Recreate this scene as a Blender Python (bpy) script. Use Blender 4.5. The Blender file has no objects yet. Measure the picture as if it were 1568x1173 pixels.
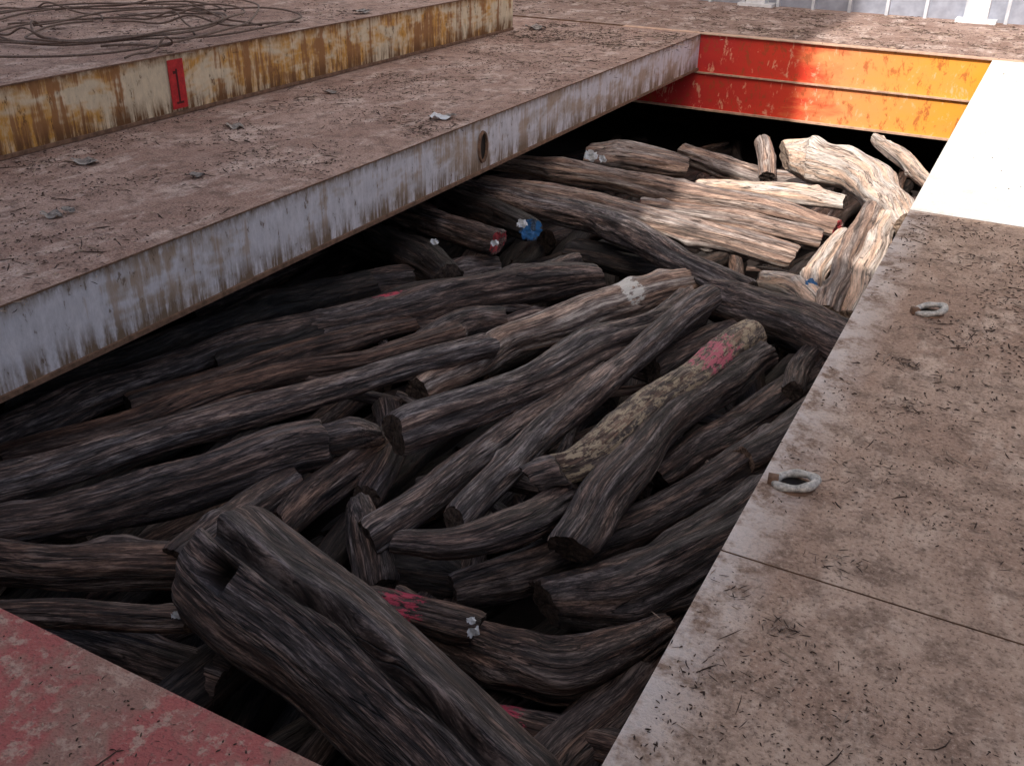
import bpy, bmesh, math, random
from mathutils import Vector, noise, Matrix
R=random.Random(7)
# World frame: x across the ship, y along the hold (forward), z up, metres; z=0 is the top of the hatch covers.
H=2.0
AX=Vector((0.8830,-0.2337,0.4071)); AY=Vector((0.4691,0.4051,-0.7848)); AZ=Vector((0.0185,0.8840,0.4673))
SC=bpy.context.scene; COL=SC.collection
# ---------------------------------------------------------------- materials
class NT:
    def __init__(s,name):
        s.m=bpy.data.materials.new(name); s.m.use_nodes=True; s.t=s.m.node_tree; s.n=s.t.nodes; s.l=s.t.links
        s.b=s.n['Principled BSDF']; s.tc=s.n.new('ShaderNodeTexCoord')
    def ln(s,a,b): s.l.new(a,b)
    def attr(s,name):
        a=s.n.new('ShaderNodeAttribute'); a.attribute_name=name; return a
    def noise(s,vec,scale=(1,1,1),detail=5,rough=.6,dist=0.0,base=1.0):
        if scale!=(1,1,1):
            mp=s.n.new('ShaderNodeMapping'); mp.inputs['Scale'].default_value=scale; s.ln(vec,mp.inputs['Vector']); vec=mp.outputs[0]
        t=s.n.new('ShaderNodeTexNoise'); t.inputs['Scale'].default_value=base; t.inputs['Detail'].default_value=min(detail,4)
        t.inputs['Roughness'].default_value=rough; t.inputs['Distortion'].default_value=dist
        s.ln(vec,t.inputs['Vector']); return t.outputs['Fac']
    def mr(s,v,a,b,c=0.0,d=1.0):
        m=s.n.new('ShaderNodeMapRange'); m.inputs[1].default_value=a; m.inputs[2].default_value=b; m.inputs[3].default_value=c; m.inputs[4].default_value=d
        s.ln(v,m.inputs[0]); return m.outputs[0]
    def math(s,op,a,b=None):
        m=s.n.new('ShaderNodeMath'); m.operation=op
        for i,x in enumerate((a,b)):
            if x is None: continue
            if isinstance(x,(int,float)): m.inputs[i].default_value=x
            else: s.ln(x,m.inputs[i])
        return m.outputs[0]
    def ramp(s,v,stops):
        r=s.n.new('ShaderNodeValToRGB'); e=r.color_ramp.elements
        while len(e)<len(stops): e.new(.5)
        for k,(p,c) in enumerate(stops): e[k].position=p; e[k].color=(*c,1)
        s.ln(v,r.inputs[0]); return r.outputs[0]
    def mix(s,f,a,b,mode='MIX'):
        m=s.n.new('ShaderNodeMix'); m.data_type='RGBA'; m.blend_type=mode
        if isinstance(f,(int,float)): m.inputs[0].default_value=f
        else: s.ln(f,m.inputs[0])
        for i,x in ((6,a),(7,b)):
            if isinstance(x,tuple): m.inputs[i].default_value=(*x,1)
            else: s.ln(x,m.inputs[i])
        return m.outputs[2]
    def fin(s,col,rough=.8,h=None,dist=.01,st=.6,metal=0,spec=.3):
        if isinstance(col,tuple): s.b.inputs['Base Color'].default_value=(*col,1)
        else: s.ln(col,s.b.inputs['Base Color'])
        s.b.inputs['Roughness'].default_value=rough; s.b.inputs['Metallic'].default_value=metal
        s.b.inputs['Specular IOR Level'].default_value=spec
        if h is not None:
            bp=s.n.new('ShaderNodeBump'); bp.inputs['Distance'].default_value=dist; bp.inputs['Strength'].default_value=st
            s.ln(h,bp.inputs['Height']); s.ln(bp.outputs[0],s.b.inputs['Normal'])
        return s.m
def bark(name,dark,mid,light,spot=(.60,.07,.12),peel=None,paint=False,soft=1.0):
    t=NT(name); v=t.attr('lc').outputs['Vector']; rdg=t.attr('wear').outputs['Fac']
    fib=t.noise(v,(85,85,7),4,.8)
    med=t.noise(v,(16,16,2.4),4,.74)
    cr=t.noise(v,(17,17,.8),3,.5)
    cr2=t.noise(v,(44,44,2.0),2,.5)
    crk=t.mr(t.math('ABSOLUTE',t.math('SUBTRACT',cr,.5)),0.0,.016)
    crk2=t.mr(t.math('ABSOLUTE',t.math('SUBTRACT',cr2,.52)),0.0,.025)
    f=t.math('ADD',t.math('MULTIPLY',fib,.58),t.math('MULTIPLY',med,.42))
    c=t.ramp(f,[(.5-.10*soft,dark),(.5,mid),(.5+.095*soft,light)])
    c=t.mix(t.mr(cr,.40,.60),c,t.mix(1.0,c,(1.25,.99,.82),'MULTIPLY'))
    if peel: c=t.mix(t.mr(t.noise(v,(26,26,14),4,.75),.49,.54),c,peel)
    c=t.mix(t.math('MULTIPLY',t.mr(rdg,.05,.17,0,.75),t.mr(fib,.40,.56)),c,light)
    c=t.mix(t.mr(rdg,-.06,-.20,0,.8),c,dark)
    c=t.mix(t.mr(crk2,0,1,.65,0),c,tuple(x*.5 for x in dark))
    c=t.mix(t.mr(crk,0,1,.95,0),c,tuple(x*.25 for x in dark))
    if paint:
        pn=t.noise(v,(30,30,12),4,.75)
        c=t.mix(t.mr(t.math('MULTIPLY',t.attr('pink').outputs['Fac'],pn),.44,.49),c,spot)
        c=t.mix(t.mr(t.math('MULTIPLY',t.attr('sunpatch').outputs['Fac'],pn),.38,.42),c,(.75,.72,.68))  # pale spot on one log stands in for a patch of sun
    c=t.mix(t.mr(t.attr('hollow_shade').outputs['Fac'],.25,.8),c,(.010,.007,.006))  # recess shade put into the colour of groove and notch
    h=t.math('ADD',t.math('MULTIPLY',fib,.8),t.math('ADD',t.math('MULTIPLY',crk,.6),t.math('MULTIPLY',crk2,.35)))
    return t.fin(c,.58,h,.012,.9,0,.45)
def endm(name,c1,c2,spl=None):
    t=NT(name); v=t.attr('lc').outputs['Vector']
    n=t.noise(v,(40,40,10),4,.75); w=t.noise(v,(9,9,4),3,.7)
    c=t.mix(t.mr(n,.38,.62),c1,c2)
    if spl: c=t.mix(t.mr(w,.45,.52),c,spl)
    return t.fin(c,.9,n,.012,.6)
PAL={
'd':((.014,.011,.0115),(.062,.048,.049),(.26,.218,.215)),
'g':((.024,.019,.020),(.10,.082,.084),(.38,.335,.33)),
'b':((.018,.012,.011),(.080,.055,.049),(.29,.225,.20)),
'w':((.020,.011,.009),(.100,.063,.052),(.26,.185,.155)),
'p':((.30,.235,.20),(.62,.54,.49),(.88,.83,.78)),  # pale tone carries the sunlight on the far logs
's':((.09,.066,.058),(.27,.215,.197),(.62,.55,.505)),
'k':((.006,.005,.005),(.022,.017,.017),(.08,.066,.064))}  # shade of the hold put into the colour of deep logs
NM={'d':'dark_bark','g':'grey_bark','b':'brown_bark','w':'warm_bark','p':'sunlit_pale_wood','s':'sapwood','k':'shaded_deep_bark'}
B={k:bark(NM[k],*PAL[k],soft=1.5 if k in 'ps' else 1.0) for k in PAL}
for k in 'dbs': B[k+'P']=bark(NM[k]+'_painted',*PAL[k],paint=True)
B['yP']=bark('peeling_bark_painted',(.03,.022,.02),(.11,.082,.074),(.30,.24,.20),(.60,.14,.20),(.44,.345,.24),True)
E={'d':endm('end_grain_dark',(.014,.010,.009),(.085,.06,.05)),
'b':endm('end_grain_brown',(.04,.024,.018),(.27,.18,.135)),
'r':endm('end_grain_red_paint',(.05,.025,.025),(.28,.18,.16),(.45,.06,.07)),
'u':endm('end_grain_blue_paint',(.02,.03,.05),(.10,.14,.2),(.03,.14,.36)),
'p':endm('end_grain_pale',(.2,.13,.09),(.5,.38,.3))}
def deckmat(name,a,b,c_,edge=None,dk=.8):
    t=NT(name); v=t.tc.outputs['Object']
    n1=t.noise(v,(1,1,1),4,.7,.5,1.1); n2=t.noise(v,(1,1,1),4,.72,0,7); n3=t.noise(v,(1,1,1),3,.75,0,60)
    n5=t.noise(v,(1,.45,1),4,.78,.3,3.4)
    c=t.mix(t.mr(n1,.42,.58),a,b)
    c=t.mix(t.mr(n5,.52,.64,0,.8),c,c_)
    c=t.mix(t.mr(n2,.52,.38,0,.75*dk),c,tuple(x*.48 for x in a))
    c=t.mix(t.mr(n3,.55,.66,0,.6*dk),c,c_)
    c=t.mix(t.mr(n3,.46,.37,0,.8*dk),c,tuple(x*.33 for x in a))
    if edge:
        sx=t.n.new('ShaderNodeSeparateXYZ'); t.ln(v,sx.inputs[0])
        e=t.math('MULTIPLY',t.mr(sx.outputs[0],edge[0],edge[1],1,0),t.mr(n2,.38,.56))
        c=t.mix(t.math('MULTIPLY',e,.8),c,(.72,.65,.62))
    return t.fin(c,.88,t.math('ADD',t.math('MULTIPLY',n2,.8),t.math('MULTIPLY',n3,.35)),.022,.8)
MD=deckmat('dusty_steel_deck',(.41,.27,.20),(.51,.36,.275),(.67,.51,.41),(-.57,-.36),.9)
ML=deckmat('dirty_hatch_top',(.33,.205,.165),(.44,.30,.25),(.63,.49,.43),None,.95)
MP=deckmat('sunlit_pale_hatch_top',(.74,.70,.65),(.84,.81,.77),(.9,.88,.86),None,.35)  # near-white: sun glare put into this cover's colour
MF=deckmat('far_deck_dirt',(.24,.15,.12),(.36,.25,.21),(.62,.5,.45))
def redtop():
    t=NT('worn_red_paint'); v=t.tc.outputs['Object']
    n=t.noise(v,(1,1,1),7,.75,.3,2.4); n2=t.noise(v,(1,1,1),6,.7,0,16); n3=t.noise(v,(1,1,1),3,.6,0,80)
    c=t.mix(t.mr(n,.45,.55),(.44,.13,.12),(.36,.20,.16))
    c=t.mix(t.mr(n2,.52,.62,0,.85),c,(.52,.36,.29)); c=t.mix(t.mr(n3,.55,.66,0,.6),c,(.16,.09,.075))
    return t.fin(c,.8,t.math('ADD',n2,n3),.012,.8)
MR=redtop()
def side(name,base,dirt,rust,z0,z1,amount,streak,bb=.5):
    t=NT(name); v=t.tc.outputs['Object']; sx=t.n.new('ShaderNodeSeparateXYZ'); t.ln(v,sx.inputs[0]); z=sx.outputs[2]
    st=t.noise(v,(7,7,.5),4,.78,0); bl=t.noise(v,(.9,.9,1.9),4,.75,.2); fn=t.noise(v,(15,15,6),4,.75)
    c=t.mix(t.mr(fn,.35,.65),base,tuple(x*.75 for x in base))
    c=t.mix(t.math('MULTIPLY',t.mr(bl,bb-.02,bb+.08,0,amount),t.mr(fn,.36,.54,.3,1)),c,dirt)
    c=t.mix(t.mr(t.math('ADD',st,t.mr(bl,.35,.65,-.10,.12)),.53,.61,0,streak),c,rust)
    top=t.math('MULTIPLY',t.mr(z,z1-.10,z1,0,1.2),t.mr(fn,.3,.6)); bot=t.math('MULTIPLY',t.mr(z,z0+.22,z0,0,1.5),t.mr(t.math('ADD',st,t.mr(fn,.3,.7,-.06,.06)),.41,.56))
    c=t.mix(top,c,tuple(x*.6 for x in rust)); c=t.mix(bot,c,tuple(x*.5 for x in rust))
    c=t.mix(t.mr(fn,.61,.66,0,.8),c,tuple(x*.45 for x in rust))
    return t.fin(c,.6,fn,.006,.5)
MSL=side('white_paint_rusting',(.76,.73,.78),(.46,.38,.33),(.42,.29,.20),-.5,0,.85,.65,.5)
MSU=side('cream_paint_rusting',(.78,.65,.47),(.62,.32,.07),(.32,.145,.055),0,.53,1.0,.95,.48)
def simple(name,c,rough=.6,var=.3,sc=20,metal=0,c2=None):
    t=NT(name); n=t.noise(t.tc.outputs['Object'],(1,1,1),3,.7,0,sc)
    return t.fin(t.mix(t.mr(n,.35,.65),c,c2 or tuple(x*(1-var) for x in c)),rough,n,.004,.4,metal)
MRUST=simple('rusty_steel_edge',(.26,.15,.10),.85,.5,18)
MDARK=simple('hold_steel_dark',(.03,.022,.02),.9,.5,4)
MHULL=simple('hull_paint',(.12,.03,.03),.6,.3,1)
def orange():
    t=NT('red_coaming_paint_sunlit'); v=t.tc.outputs['Object']; sx=t.n.new('ShaderNodeSeparateXYZ'); t.ln(v,sx.inputs[0])
    n=t.noise(v,(1.5,1.5,3),4,.7,.4); f=t.noise(v,(7,7,3.5),4,.78,.3)
    xx=t.math('ADD',sx.outputs[0],t.math('MULTIPLY',t.math('SUBTRACT',n,.5),1.8))
    c=t.ramp(t.mr(xx,-4.6,-.6),[(0,(.55,.035,.035)),(.40,(.75,.06,.03)),(.55,(.88,.32,.12)),(1,(.86,.36,.04))])  # red paint; the orange half has sunlight painted into it
    c=t.mix(t.mr(f,.58,.66,0,.6),c,(.85,.55,.35))
    c=t.mix(t.mr(f,.44,.36,0,.7),c,(.38,.09,.03))
    return t.fin(c,.5,f,.005,.4)
MO=orange()
MFL=simple('coaming_flange_paint',(.66,.42,.30),.6,.4,10)
MW=simple('white_bulwark_paint',(.62,.64,.70),.6,.25,5)
MB=simple('blue_grey_bulwark',(.36,.38,.46),.6,.3,3)
MPOST=simple('white_post_paint',(.75,.75,.78),.5,.2,6)
MRED=simple('red_marking_paint',(.60,.03,.035),.5,.35,25)
MBLK=simple('recess_shade_black',(.015,.012,.012),.6,.3,25)  # black stands in for shade inside slot and ring recesses
MMK=simple('dark_red_marking_paint',(.10,.012,.012),.6,.3,25)
MSTEEL=simple('galvanised_steel',(.74,.70,.65),.45,.6,40,.1)
MTAG=simple('plastic_tag',(.72,.74,.78),.4,.3,30)
MTAGB=simple('blue_plastic_tag',(.05,.18,.42),.4,.4,30)
MCAB=simple('cable_steel',(.20,.14,.115),.7,.5,60)
MCH=simple('bark_chips',(.09,.058,.046),.9,.6,30); MCH2=simple('light_wood_chips',(.50,.38,.30),.9,.4,30)
MSCR=simple('scrap_sheet',(.42,.37,.34),.7,.7,22)
MSUP=simple('superstructure_white',(.80,.78,.74),.6,.08,.6); MWIN=simple('window_glass',(.02,.03,.04),.1,.2,2)
def seam():
    t=NT('sea_water'); n=t.noise(t.tc.outputs['Object'],(1,1,1),5,.6,0,.3)
    return t.fin(t.mix(n,(.02,.05,.06),(.03,.07,.08)),.1,n,.4,.6)
MSEA=seam()
# ---------------------------------------------------------------- mesh helpers
def link(ob): COL.objects.link(ob); return ob
def mk(name,verts,faces,mats,mi=None,smooth=None,parent=None):
    me=bpy.data.meshes.new(name); me.from_pydata([tuple(v) for v in verts],[],faces)
    for m in mats: me.materials.append(m)
    if mi: me.polygons.foreach_set('material_index',mi)
    if smooth is not None:
        me.polygons.foreach_set('use_smooth',smooth if isinstance(smooth,list) else [smooth]*len(faces))
    me.update(); ob=link(bpy.data.objects.new(name,me))
    if parent: ob.parent=parent
    return ob
class MB_:
    def __init__(s): s.v=[];s.f=[];s.m=[]
    def box(s,x0,x1,y0,y1,z0,z1,m=0,top=None):
        b=len(s.v)
        for z in (z0,z1):
            s.v+= [(x0,y0,z),(x1,y0,z),(x1,y1,z),(x0,y1,z)]
        F=[(0,3,2,1),(4,5,6,7),(0,1,5,4),(1,2,6,5),(2,3,7,6),(3,0,4,7)]
        for k,f in enumerate(F): s.f.append(tuple(b+i for i in f)); s.m.append(top if (k==1 and top is not None) else m)
    def done(s,name,mats,parent=None): return mk(name,s.v,s.f,mats,s.m,False,parent)
# ---------------------------------------------------------------- logs
def catmull(P,n):
    out=[]; N=len(P)
    Q=[P[0]*2-P[1]]+P+[P[-1]*2-P[-2]]
    for i in range(N-1):
        a,b,c,d=Q[i],Q[i+1],Q[i+2],Q[i+3]
        for k in range(n):
            t=k/n
            out.append(.5*((2*b)+(c-a)*t+(2*a-5*b+4*c-d)*t*t+(3*b-a-3*c+d)*t**3))
    out.append(P[-1].copy()); return out
def timber(pts,kind='d',endk='d',pink=None,sunpatch=None,nseg=52,step=.024,rough=1.0,groove=None,notch=None,knots=None,tilt=None):
    P=[Vector((p[0],p[1],p[2],p[3]*.94)) for p in pts]
    C=catmull(P,24)
    L=[0]
    for i in range(1,len(C)): L.append(L[-1]+(C[i].xyz-C[i-1].xyz).length)
    tot=L[-1]; nr=max(8,min(190,int(tot/step)))
    seed=Vector((R.uniform(0,90),R.uniform(0,90),R.uniform(0,90)))
    rings=[]; j=0
    for k in range(nr+1):
        s=tot*k/nr
        while j<len(L)-2 and L[j+1]<s: j+=1
        f=(s-L[j])/max(1e-6,L[j+1]-L[j]); c=C[j].lerp(C[j+1],min(1,max(0,f))); rings.append((s,c))
    verts=[];lc=[];pk=[];wh=[];ho=[];we_=[]
    T=(rings[1][1].xyz-rings[0][1].xyz).normalized(); U=Vector((0,0,1)); U=(U-T*U.dot(T)).normalized()
    kn=knots if knots is not None else [(R.uniform(.06,.94)*tot,R.uniform(0,6.28),R.choice((-.2,.2,.32,.42))*R.uniform(.6,1)) for _ in range(R.randint(2,5))]
    tl=(R.uniform(-.5,.5),R.uniform(-.5,.5)); ph=R.uniform(0,6.28)
    if tilt: tl=tilt[:2]; ph=tilt[2]
    fine=nseg>30
    for k,(s,c) in enumerate(rings):
        a=rings[max(0,k-1)][1].xyz; b=rings[min(nr,k+1)][1].xyz; T=(b-a).normalized()
        U=(U-T*U.dot(T)).normalized(); V=T.cross(U); r0=c.w
        wob=Vector((noise.noise(seed+Vector((s*1.9,0,0))),noise.noise(seed+Vector((0,s*1.9,5))),0))*r0*.45*rough
        de=min(s,tot-s)
        rr=r0*(1 if de>r0*.2 else .92+.08*math.sqrt(max(0,de/(r0*.2))))
        rr*=1+.2*rough*noise.noise(seed+Vector((7,s*1.9,s*.5)))
        for i in range(nseg):
            th=2*math.pi*i/nseg; ct,sn=math.cos(th),math.sin(th)
            d=.20*noise.noise(seed+Vector((ct*.9,sn*.9,s*1.1)))
            dw=.12*noise.noise(seed+Vector((ct*1.8,sn*1.8,s*2.4+9)))
            dw+=.07*noise.noise(seed+Vector((ct*4.5,sn*4.5,s*1.6)))+.025*noise.noise(seed+Vector((ct*7,sn*7,s*14)))
            n2=noise.noise(seed+Vector((ct*1.7,sn*1.7,s*.3+3))); dw-=.17*max(0,1-abs(n2)*15)
            if fine:
                n3=noise.noise(seed+Vector((ct*4.2,sn*4.2,s*.7+13))); dw-=.075*max(0,1-abs(n3)*8)
            for (ks,kt,ka) in kn:
                dt=(th-kt+math.pi)%(2*math.pi)-math.pi
                dw+=ka*math.exp(-((s-ks)/(r0*.55))**2-(dt/.42)**2)
            d+=dw
            hl=0; gd_=0
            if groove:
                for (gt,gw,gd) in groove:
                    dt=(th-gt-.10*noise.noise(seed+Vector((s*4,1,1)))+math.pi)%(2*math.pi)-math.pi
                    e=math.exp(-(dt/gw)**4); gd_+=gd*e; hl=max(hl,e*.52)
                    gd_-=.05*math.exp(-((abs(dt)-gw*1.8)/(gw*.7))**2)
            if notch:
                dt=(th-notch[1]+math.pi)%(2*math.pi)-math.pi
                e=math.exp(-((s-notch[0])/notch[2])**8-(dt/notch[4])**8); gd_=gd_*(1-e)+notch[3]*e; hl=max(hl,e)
            r=rr*(1+d*rough-gd_)
            we=math.exp(-s/(r0*1.0)),math.exp(-(tot-s)/(r0*1.0))
            sh=r*(tl[0]*math.cos(th-ph)*we[0]+tl[1]*math.cos(th+ph)*we[1])
            if de<1e-5: sh+=r0*.14*noise.noise(seed+Vector((ct*2.5,sn*2.5,s)))
            verts.append(c.xyz+wob+U*ct*r+V*sn*r+T*sh)
            lc.append((ct*r0+seed.x,sn*r0+seed.y,s+seed.z))
            def g(p):
                if not p: return 0
                dz=(U*ct+V*sn).dot(Vector((0,-.35,.93)))
                return math.exp(-((s/tot-p[0])/p[1])**2)*max(0,min(1,.35+dz))
            pk.append(g(pink)); wh.append(g(sunpatch)); ho.append(hl); we_.append(dw)
    faces=[];mi=[];sm=[]
    for k in range(nr):
        for i in range(nseg):
            a=k*nseg+i;b=k*nseg+(i+1)%nseg
            faces.append((a,b,b+nseg,a+nseg)); mi.append(0); sm.append(True)
    for k in (0,nr):
        base=k*nseg
        cen=sum((verts[base+i] for i in range(nseg)),Vector())/nseg
        a=rings[0][1].xyz-rings[1][1].xyz if k==0 else rings[-1][1].xyz-rings[-2][1].xyz; a.normalize()
        dup=len(verts)
        for q,(fr,dp) in enumerate(((1,0),(.85,.01),(.5,.0),(.15,-.04))):
            for i in range(nseg):
                th=6.2832*i/nseg
                p=verts[base+i]; h=noise.noise(seed+Vector((math.cos(th)*fr*2.2,math.sin(th)*fr*2.2,k)))*.12*(q>0)
                verts.append(cen+(p-cen)*fr+a*rings[k][1].w*(dp+h)); x=lc[base+i]
                lc.append((seed.x+(x[0]-seed.x)*fr,seed.y+(x[1]-seed.y)*fr,x[2])); pk.append(0); wh.append(0); ho.append(0); we_.append(0)
        for q in range(3):
            for i in range(nseg):
                A=dup+q*nseg+i;Bq=dup+q*nseg+(i+1)%nseg
                f=(A,A+nseg,Bq+nseg,Bq); faces.append(f if k==0 else f[::-1]); mi.append(1); sm.append(False)
        f=tuple(dup+3*nseg+i for i in range(nseg)); faces.append(f[::-1] if k==0 else f); mi.append(1); sm.append(False)
    ob=mk('timber_log',verts,faces,[B[kind+('P' if (pink or sunpatch) and len(kind)==1 else '')],E[endk]],mi,sm)
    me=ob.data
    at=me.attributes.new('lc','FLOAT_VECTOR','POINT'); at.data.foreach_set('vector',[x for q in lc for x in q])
    for nm,arr in (('pink',pk),('sunpatch',wh),('hollow_shade',ho),('wear',we_)):
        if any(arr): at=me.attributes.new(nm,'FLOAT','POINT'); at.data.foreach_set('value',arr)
    return ob
# stow plan: centre-line stations (x cm to port of the centreline, y cm, z cm, radius mm)
T=[
([(274,253,-79,312),(219,239,-85,300),(162,226,-95,282),(102,212,-105,262)],dict(kind='d',groove=[(.20,.12,.40)],notch=(.235,.66,.07,.55,.22),nseg=170,step=.009,rough=.30,knots=[],tilt=(.10,0,1.57))),
([(213,292,-105,71),(171,293,-115,120),(130,299,-120,165),(107,319,-115,134),(93,341,-110,85)],dict(kind='b',pink=(.12,.12))),
([(213,277,-100,93),(185,283,-100,91),(165,287,-100,85)],dict(kind='b',pink=(.33,.4))),
([(149,267,-130,100),(87,280,-130,96)],dict(kind='b',pink=(.2,.25))),
([(151,331,-110,133),(123,357,-108,184),(99,393,-105,199),(68,456,-105,196)],dict(kind='d')),
([(197,320,-115,105),(161,362,-112,125),(130,419,-108,127),(99,471,-100,133),(75,544,-98,141)],dict(kind='d')),
([(145,342,-86,121),(147,401,-82,136),(140,484,-80,122),(130,542,-80,115),(117,593,-80,104)],dict(kind='d')),
([(182,399,-85,109),(167,412,-80,116),(151,490,-75,136),(131,602,-75,128)],dict(kind='yP',pink=(.72,.22),rough=.7)),
([(170,392,-79,106),(183,380,-82,96)],dict(kind='d')),
([(221,306,-85,62),(192,317,-82,86),(177,349,-85,97),(168,400,-95,98)],dict(kind='d')),
([(210,341,-92,96),(202,445,-85,95),(187,563,-75,100),(169,635,-65,98)],dict(kind='g',rough=.7)),
([(245,319,-100,99),(235,389,-98,98),(223,471,-95,93),(212,537,-92,87)],dict(kind='g',rough=.7)),
([(277,392,-85,131),(256,439,-84,145),(230,504,-85,168),(189,652,-85,175)],dict(kind='g')),
([(308,462,-100,110),(290,553,-98,135),(252,642,-95,160),(198,722,-90,174)],dict(kind='s',sunpatch=(.72,.06))),
([(183,674,-82,154),(130,653,-80,197),(75,629,-80,176),(26,607,-80,158)],dict(kind='d')),
([(287,520,-85,98),(332,439,-87,95),(365,379,-88,102),(395,329,-90,112),(433,252,-92,124),(453,211,-92,131)],dict(kind='g')),
([(316,377,-95,152),(336,354,-95,156),(354,311,-96,156),(392,258,-98,135),(444,203,-100,130)],dict(kind='d')),
([(292,401,-95,58),(304,390,-94,115),(317,378,-95,114)],dict(kind='d')),
([(425,206,-105,129),(362,238,-105,128),(312,266,-105,126),(294,283,-105,114)],dict(kind='b')),
([(313,256,-98,95),(316,295,-100,94),(317,348,-105,92)],dict(kind='d')),
([(369,185,-100,59),(326,209,-100,68),(280,232,-100,65)],dict(kind='b',endk='b')),
([(360,209,-125,125),(311,220,-125,121),(259,225,-125,117)],dict(kind='d')),
([(300,315,-112,104),(302,357,-110,122),(299,411,-110,119)],dict(kind='b')),
([(270,344,-100,70),(257,330,-110,113),(241,312,-125,133)],dict(kind='d')),
([(249,325,-125,120),(205,338,-125,111)],dict(kind='k')),
([(332,690,-100,98),(402,598,-105,118),(420,528,-105,120),(453,432,-108,124)],dict(kind='k')),
([(310,720,-100,110),(355,640,-100,120),(430,520,-102,125),(484,400,-105,125),(501,274,-105,133)],dict(kind='d',pink=(.36,.05))),
([(454,622,-108,126),(489,542,-108,145),(517,415,-110,137),(541,329,-110,139)],dict(kind='k')),
([(374,558,-105,74),(398,514,-105,91),(429,449,-106,90),(463,365,-108,96)],dict(kind='w')),
([(332,556,-100,91),(360,493,-100,95),(410,429,-102,91),(443,347,-105,96),(480,284,-108,102)],dict(kind='w')),
([(320,600,-105,110),(344,572,-105,123),(355,501,-110,115)],dict(kind='d')),
([(279,698,-95,129),(310,670,-95,154),(359,617,-97,161),(394,558,-100,144),(442,501,-105,135)],dict(kind='d',endk='b')),
([(381,705,-85,130),(432,720,-88,147),(554,749,-90,147)],dict(kind='d',endk='r')),
([(376,754,-88,124),(425,780,-90,136),(550,836,-95,137)],dict(kind='k',endk='u')),
([(396,648,-105,164),(463,680,-105,204),(566,701,-105,187)],dict(kind='k')),
([(386,710,-115,145),(418,673,-115,171),(463,620,-115,152)],dict(kind='d')),
([(147,799,-85,127),(219,814,-85,128),(287,831,-86,140),(402,861,-90,125),(489,867,-92,116)],dict(kind='s',endk='d')),
([(154,685,-78,108),(196,704,-78,118),(232,731,-80,124),(283,773,-82,150),(340,802,-85,140),(418,819,-88,121),(506,843,-90,115)],dict(kind='g')),
([(130,896,-85,102),(219,922,-85,134),(295,926,-85,145),(371,939,-87,131),(470,951,-90,123),(537,953,-92,111)],dict(kind='s',endk='r')),
([(133,930,-70,80),(194,940,-72,108),(247,943,-75,78),(285,947,-80,53)],dict(kind='p')),
([(142,879,-92,119),(230,897,-95,113),(327,904,-100,113)],dict(kind='s',endk='r')),
([(450,1037,-95,168),(403,1057,-95,190),(339,1069,-98,150)],dict(kind='s')),
([(220,1040,-62,159),(191,1047,-65,240),(142,1021,-65,228),(103,954,-65,197),(72,873,-65,124)],dict(kind='p',endk='p',rough=.8)),
([(144,1141,-55,65),(105,1082,-60,89),(67,1002,-62,69)],dict(kind='p',endk='p')),
([(267,1125,-70,90),(241,1071,-95,102)],dict(kind='s')),
([(107,898,-62,76),(106,814,-68,98),(100,736,-75,96),(98,678,-80,100)],dict(kind='s',endk='p')),
([(93,898,-70,117),(88,810,-75,140),(85,729,-80,114),(85,693,-85,86)],dict(kind='p',endk='p')),
([(164,745,-90,80),(137,745,-90,105),(104,715,-90,85)],dict(kind='p',endk='p')),
([(122,870,-85,105),(126,816,-90,111),(122,749,-95,104)],dict(kind='p')),
([(142,451,-105,101),(121,507,-100,119),(94,581,-98,120),(70,639,-98,126)],dict(kind='d')),
([(98,472,-92,111),(83,507,-90,111),(68,579,-90,117)],dict(kind='d',endk='b')),
([(92,555,-85,82),(96,601,-88,100),(82,674,-90,108)],dict(kind='d')),
([(373,1171,-110,147),(253,1109,-110,151),(173,1113,-110,147)],dict(kind='s')),
([(352,788,-115,153),(237,789,-115,145)],dict(kind='k')),
([(327,452,-110,94),(296,413,-110,99),(282,366,-115,111)],dict(kind='d')),
([(185,565,-100,102),(164,626,-95,108),(124,675,-95,111)],dict(kind='d')),
]
for l,k in T: timber([(-x/100,y/100,z/100,r/1000) for x,y,z,r in l],**k)
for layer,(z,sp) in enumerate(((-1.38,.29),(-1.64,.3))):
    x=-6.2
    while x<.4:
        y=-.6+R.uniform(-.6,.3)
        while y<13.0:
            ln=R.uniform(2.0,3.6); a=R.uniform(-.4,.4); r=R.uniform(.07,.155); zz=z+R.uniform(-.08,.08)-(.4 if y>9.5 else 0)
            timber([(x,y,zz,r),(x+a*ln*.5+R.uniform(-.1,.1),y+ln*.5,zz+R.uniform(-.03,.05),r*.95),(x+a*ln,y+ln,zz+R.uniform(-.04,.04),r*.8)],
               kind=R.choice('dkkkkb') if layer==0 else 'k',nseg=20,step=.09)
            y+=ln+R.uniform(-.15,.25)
        x+=sp
# short off-cuts wedged in the gaps
for _ in range(26):
    x,y=R.uniform(-4.1,-1.0),R.uniform(3.6,8.2); a=R.uniform(0,3.14); ln=R.uniform(.35,.9); r=R.uniform(.03,.06); dx,dy=math.cos(a)*ln/2,math.sin(a)*ln/2; z=R.uniform(-1.14,-1.04)
    timber([(x-dx,y-dy,z+R.uniform(-.08,.05),r*.8),(x,y,z,r),(x+dx,y+dy,z+R.uniform(-.08,.05),r*.7)],kind=R.choice('dbwgd'),endk='b',nseg=24,step=.03)
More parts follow.
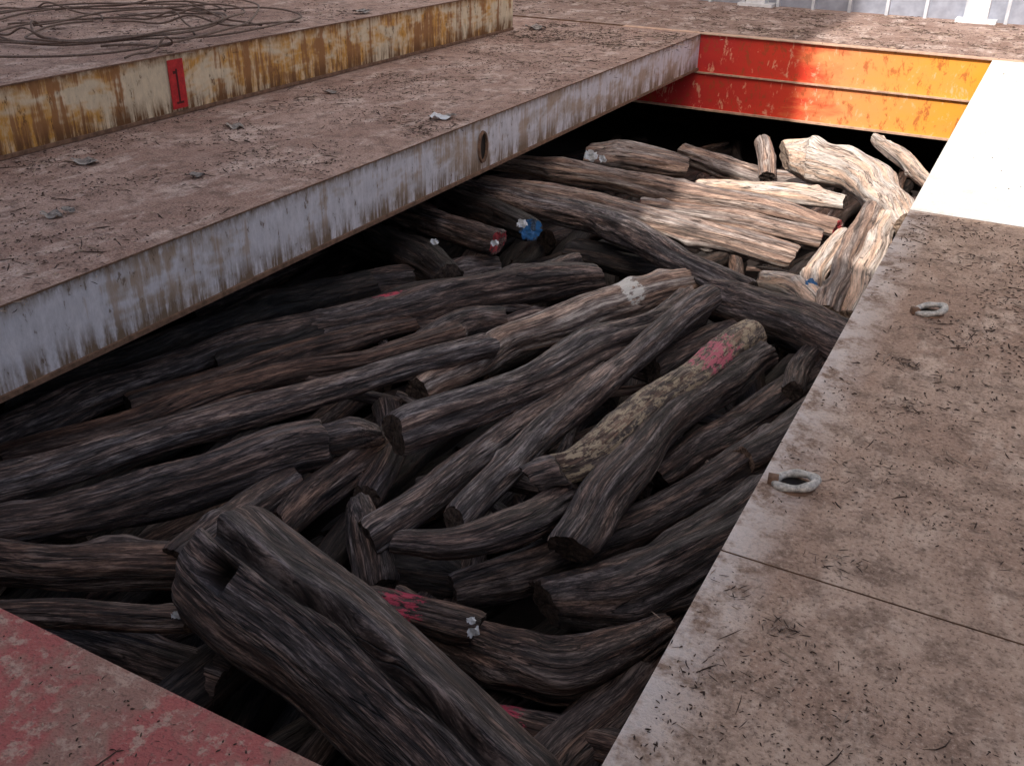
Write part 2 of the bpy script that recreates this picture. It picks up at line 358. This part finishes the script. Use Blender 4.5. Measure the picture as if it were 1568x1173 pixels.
# ---------------------------------------------------------------- tags on log ends
def sheet(name,x,y,z,s,m,rot,fl=1.0):
    vs=[];fs=[]
    for a in range(7):
        for b in range(5):
            px=(a/6-.5)*s;py=(b/4-.5)*s*.7
            vs.append((px,py+R.uniform(-.1,.1)*s,fl*(.16*s*math.sin(a*1.3+b)+R.uniform(-.06,.06)*s)))
    for a in range(6):
        for b in range(4):
            if (a in (0,5) and b in (0,3) and R.random()<.6): continue
            i=a*5+b; fs.append((i,i+5,i+6,i+1))
    o=mk(name,vs,fs,[m],None,False); o.location=(x,y,z); o.rotation_euler=rot
for a in [(-4.22,9.94,-.80,.15,MTAG,(1.2,.3,.4)),(-4.03,9.81,-.78,.10,MTAG,(1.4,0,1)),(-3.75,7.36,-.77,.10,MTAG,(1.2,0,.6)),(-3.64,7.26,-.80,.11,MTAGB,(1.2,.4,.5)),(-3.72,6.80,-.77,.07,MTAG,(1.3,0,.6)),
 (-1.60,2.77,-.91,.06,MTAG,(1.3,.1,.9)),(-1.19,7.33,-.80,.11,MTAGB,(.6,.2,.4)),(-4.29,6.76,-.85,.07,MTAG,(1.0,.3,.2)),(-1.64,2.82,-.90,.045,MTAG,(.5,.1,.9)),(-2.80,2.24,-.92,.045,MTAG,(.9,.1,.9))]: sheet('plastic_log_tag',*a)
for a in [(-5.20,5.01,.025,.13,MSCR,(0,.1,1)),(-5.33,3.89,.02,.14,MSCR,(0,.1,.3)),(-5.30,3.99,.03,.10,MSCR,(.2,.1,1.3)),(-4.70,7.51,.03,.2,MTAG,(0,.1,1)),(-4.64,7.62,.03,.12,MSCR,(0,.1,2)),(-6.00,6.31,.02,.16,MSCR,(0,.1,.2)),(-6.21,7.90,.02,.14,MSCR,(0,.1,.8)),(-6.17,4.87,.02,.2,MSCR,(0,0,.4)),(-6.5,13.03,.04,.3,MSCR,(0,0,.4)),(-6.95,9.53,.56,.2,MSCR,(0,0,1))]: sheet('crumpled_scrap',*a,.5)
# ---------------------------------------------------------------- ship structure
def cover(name,x0,x1,y0,y1,z0,z1,mtop,mside,edge=True):
    m=MB_(); m.box(x0,x1,y0,y1,z0,z1-.012,1,None)
    m.box(x0-.012,x1+.012,y0,y1,z1-.0119,z1,2,0)
    if edge:
        m.box(x1,x1+.02,y0,y1,z0,z0+.03,2); m.box(x0-.02,x0,y0,y1,z0,z0+.03,2)
    return m.done(name,[mtop,mside,MRUST])
cover('hatch_cover',-14,-4.386-.012,-8,14.08,-.5,0,ML,MSL)
cover('hatch_cover',-14,-6.75,-8,12.8,.006,.53,ML,MSU)
cover('hatch_cover',-.573+.012,6,-3,2.648,-.5,0,MD,MSL)
cover('hatch_cover',-.573+.012,6,2.656,6.948,-.5,0,MD,MSL)
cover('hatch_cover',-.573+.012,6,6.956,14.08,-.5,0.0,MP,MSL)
m=MB_(); m.box(-4.37,-.59,-4,1.295,-.5,-.012,1); m.box(-4.37,-.59,-4,1.30,-.0119,0,2,0); m.done('hatch_cover',[MR,MSL,MRUST])
m=MB_()
m.box(-5.6,.6,14.10,14.22,-1.03,-.008,0); m.box(-5.6,.6,14.06,14.23,-.0079,.004,1); m.box(-5.6,.6,14.06,14.1,-.54,-.52,1); m.box(-5.6,.6,14.05,14.24,-1.055,-1.03,1)
m.done('hatch_coaming',[MO,MFL])
m=MB_(); m.box(-18,8,14.24,20,-.4,-.001,1,0); m.done('ship_deck',[MF,MRUST])
m=MB_(); m.box(-18,8,-14,20,-3.2,-2.0,0); m.box(-18,-14.1,-14,14.2,-2,-.3,0); m.box(6.1,8,-14,14.2,-2,-.3,0); m.box(-14,6,17,17.2,-1.99,-.41,0); m.box(-14,6,-8.2,-8,-1.99,-.51,0)
m.done('cargo_hold',[MDARK])
m=MB_(); m.box(-18.1,-18.001,-40,60,-9,.0,0); m.box(8.001,8.1,-40,60,-9,0,0); m.box(-18,8,20.001,60,-9,-.01,0); m.box(-18,8,-40,-14.001,-9,-.01,0); m.done('ship_hull',[MHULL])
m=MB_(); m.box(-18,8,18.0,18.06,0,2.6,1)
x=-17.5
while x<8: m.box(x,x+.05,17.86,18.0,0,2.5,0); x+=.6
for x in (-8.2,-4.62,-1.1,2.4): m.box(x-.16,x+.16,17.7,18.0,0,2.7,2); m.box(x-.3,x+.3,17.66,18,0,.05,2)
m.box(-18,8,17.8,18.1,2.6,2.7,0); m.box(-18,8,17.95,17.9999,.9,.96,0)
m.done('ship_bulwark',[MW,MB,MPOST])
def house(name,x0,x1,y0,y1,z1,sg=1,win=True):
    m=MB_(); m.box(x0,x1,y0,y1,0,z1,0); z=2.6; yf=y1 if sg>0 else y0
    def b(xa,xb,d,za,zb,mm): m.box(xa,xb,min(yf,yf+sg*d),max(yf,yf+sg*d),za,zb,mm)
    while z<z1 and win:
        b(x0+.02,x1-.02,.12,z,z+.12,0); xx=x0+.9
        while xx<x1-1: b(xx,xx+.6,.04,z-1.5,z-.7,1); b(xx-.05,xx+.65,.06,z-1.56,z-1.5,0); xx+=2.6
        z+=2.7
    m.done(name,[MSUP,MWIN])
house('shadow_superstructure',-2.9,4.0,-12,-4,12.16); house('shadow_superstructure',-14.5,-2.902,-12,-4.001,26)  # unseen blocks, placed and shaped to cast shade over near and left parts
house('added_bounce_house',-18,8,19.5,26,15,-1)  # added out of view: sunlit white wall that bounces fill light back
me=bpy.data.meshes.new('water'); me.from_pydata([(-3000,-3000,-8),(3000,-3000,-8),(3000,3000,-8),(-3000,3000,-8)],[],[(0,1,2,3)]); me.materials.append(MSEA); link(bpy.data.objects.new('water',me))
m=MB_(); X=-6.737; m.box(X-.004,X+.001,6.34,6.52,.06,.48,0); m.box(X+.001,X+.003,6.42,6.44,.12,.40,1); m.box(X+.001,X+.003,6.39,6.4199,.36,.385,1); m.box(X+.001,X+.003,6.39,6.475,.10,.1199,1)
m.done('painted_number_marking',[MRED,MMK])
vs=[];fs=[];mi=[]
n=28
for q,(a,b,dx) in enumerate(((.085,.15,.0),(.08,.145,.02),(.062,.125,.02),(.058,.12,-.0))):
    for i in range(n): th=6.2832*i/n; vs.append((-4.397+dx+.001,7.78+a*math.cos(th),-.262+b*math.sin(th)))
for q in range(3):
    for i in range(n): fs.append((q*n+i,q*n+(i+1)%n,(q+1)*n+(i+1)%n,(q+1)*n+i)); mi.append(0)
fs.append(tuple(3*n+i for i in range(n))); mi.append(1)  # flat black disc in place of the slot's inner shade
mk('lifting_slot',vs,fs,[MRUST,MBLK],mi,False)
def ring(x,y,z,s=1.0,rot=0):
    vs=[];fs=[];mi=[]
    N,K=40,10
    for i in range(N):
        a=6.2832*i/N
        for k in range(K):
            b=6.2832*k/K; tb=.018*(1+.15*math.sin(5*a)); rr=.068+tb*math.cos(b)
            vs.append((rr*math.cos(a)*1.25,rr*math.sin(a)*.92,.026+tb*math.sin(b)+.018*math.cos(a)))
    for i in range(N):
        for k in range(K): fs.append((i*K+k,((i+1)%N)*K+k,((i+1)%N)*K+(k+1)%K,i*K+(k+1)%K)); mi.append(0)
    b0=len(vs)
    for (r,zz) in ((.080,.001),(.074,.006),(.058,.007),(.05,.004)):
        for i in range(N): a=6.2832*i/N; q=r*(1+.04*math.sin(3*a)); vs.append((q*math.cos(a)*1.1,q*math.sin(a),zz))
    for q in range(3):
        for i in range(N): fs.append((b0+q*N+i,b0+q*N+(i+1)%N,b0+(q+1)*N+(i+1)%N,b0+(q+1)*N+i)); mi.append(1 if q<2 else 2)
    fs.append(tuple(b0+3*N+i for i in range(N))); mi.append(2)  # black centre paints the shade of the recess
    for (xa,xb,ya,yb,za,zb) in ((-.115,-.07,-.02,.02,.0,.035),):
        b0=len(vs)
        for zz in (za,zb):
            vs+= [(xa,ya,zz),(xb,ya,zz),(xb,yb,zz),(xa,yb,zz)]
        for f in [(4,5,6,7),(0,1,5,4),(1,2,6,5),(2,3,7,6),(3,0,4,7)]: fs.append(tuple(b0+i for i in f)); mi.append(1)
    o=mk('lashing_ring',vs,fs,[MSTEEL,MRUST,MBLK],mi,True); o.location=(x,y,z); o.scale=(s,s,s); o.rotation_euler=(0,0,rot)
ring(-.45,3.16,.001,.85,.2); ring(-.22,5.13,.001,.85,.5)
cu=bpy.data.curves.new('steel_cable','CURVE'); cu.dimensions='3D'; cu.bevel_depth=.010; cu.bevel_resolution=2
def spl(pts):
    s=cu.splines.new('NURBS'); s.points.add(len(pts)-1); s.use_endpoint_u=True; s.order_u=4
    for q,p in zip(s.points,pts): q.co=(*p,1)
for k in range(5):
    cx,cy=-8.09+R.uniform(-.6,.5),7.21+R.uniform(-.5,.5); r=R.uniform(.6,1.25); a0=R.uniform(0,6.28); pts=[]
    for i in range(20): a=a0+i*.36; q=r*(1+.2*math.sin(2*a+k))*(1+.02*i); pts.append((min(-6.8,cx+q*math.cos(a)*.9),cy+q*math.sin(a)*1.4,.55+.02*(i%3)+.01*k))
    spl(pts)
for k in range(8):
    x,y=R.uniform(-10.4,-7.4),R.uniform(6,8.3); a=R.uniform(-.5,.9); pts=[]
    for i in range(9): pts.append((min(-6.8,x),y,.55+.03*(i%2)+(.15 if i==4 else 0))); x+=.22*math.cos(a); y+=.3*math.sin(a)+.05; a+=R.uniform(-.7,.7)
    spl(pts)
cu.materials.append(MCAB); link(bpy.data.objects.new('steel_cable',cu))
# ---------------------------------------------------------------- bark debris
def debris(name,regs,mats):
    vs=[];fs=[];mi=[]
    def sl(x,y,z,L,w,a,m):
        b=len(vs); bend=R.gauss(0,.05)*L; ca,sa=math.cos(a),math.sin(a)
        for i in range(4):
            t=i/3; ww=w*(1-abs(2*t-1)**2*.75); ox=(t-.5)*L; oy=bend*4*(t-.5)**2; oz=z+w*.1+abs(R.gauss(0,.12))*w
            for (dx,dz) in ((-ww/2,0),(0,ww*.6),(ww/2,0)):
                vs.append((x+ox*ca-(oy+dx)*sa,y+ox*sa+(oy+dx)*ca,oz+dz))
        for i in range(3):
            for k in range(2): fs.append((b+i*3+k,b+i*3+k+1,b+i*3+k+4,b+i*3+k+3)); mi.append(m)
    for (x0,x1,y0,y1,z,n,cl,sc) in regs:
        for _ in range(n):
            x,y=R.uniform(x0,x1),R.uniform(y0,y1)
            if noise.noise(Vector((x*1.3,y*1.3,3)))+R.uniform(-.2,.2)<0: continue
            big=R.random()<.03
            sl(x,y,z,sc*(R.uniform(.05,.13) if big else R.uniform(.004,.022)),sc*R.uniform(.0025,.008),R.uniform(0,6.28),R.random()<.3)
        for _ in range(cl):
            cx,cy=R.uniform(x0,x1),R.uniform(y0,y1); s=R.uniform(.03,.15)*sc
            for _ in range(R.randint(15,50)): sl(cx+R.gauss(0,s),cy+R.gauss(0,s*.7),z+R.uniform(0,.008),sc*R.uniform(.008,.055),sc*R.uniform(.002,.006),R.gauss(.8,1.0),R.random()<.25)
    return mk(name,vs,fs,mats,mi,False)
debris('bark_debris',[(-.54,3.0,.9,4,.001,15000,60,.85),(-.54,3.2,4,6.9,.001,7500,36,1.2),(-.5,4,7,14,.001,500,6,1.3)],[MCH,MCH2])
debris('bark_debris',[(-6.7,-4.45,1.5,14,.001,12000,70,1.4)],[MCH,MCH2])
debris('bark_debris',[(-12,-6.85,3,12.7,.532,7000,60,1.6)],[MCH,MCH2])
debris('bark_debris',[(-12,5,14.3,17.7,.001,5000,160,2),(-6.7,-4.5,12,14,.001,900,20,2)],[MCH,MCH2])
debris('bark_debris',[(-4.2,-.7,.5,1.25,.001,1500,6,.8)],[MCH,MCH2])
# ---------------------------------------------------------------- light & camera
EL=48
w=bpy.data.worlds.new('World'); SC.world=w; w.use_nodes=True; nt=w.node_tree
sky=nt.nodes.new('ShaderNodeTexSky'); sky.sky_type='NISHITA'; sky.sun_disc=False; sky.sun_elevation=math.radians(EL); sky.sun_rotation=math.radians(180)
sky.dust_density=7; sky.air_density=1.0; sky.ozone_density=0.6
nt.links.new(sky.outputs[0],nt.nodes['Background'].inputs[0]); nt.nodes['Background'].inputs[1].default_value=.15
s=bpy.data.lights.new('sun','SUN'); s.energy=5; s.angle=math.radians(.5); s.color=(1,.94,.86); so=link(bpy.data.objects.new('sun',s))
so.rotation_euler=Vector((0,-math.cos(math.radians(EL)),math.sin(math.radians(EL)))).to_track_quat('Z','Y').to_euler()
c=bpy.data.cameras.new('camera'); co=link(bpy.data.objects.new('camera',c)); SC.camera=co
c.sensor_width=36; c.lens=36*1484/1568; c.clip_start=.05; c.clip_end=8000
M=Matrix((AX,AY,AZ)).to_4x4(); co.matrix_world=Matrix.Translation((0,0,H))@M
SC.view_settings.view_transform='Standard'; SC.view_settings.look='None'; SC.view_settings.exposure=0
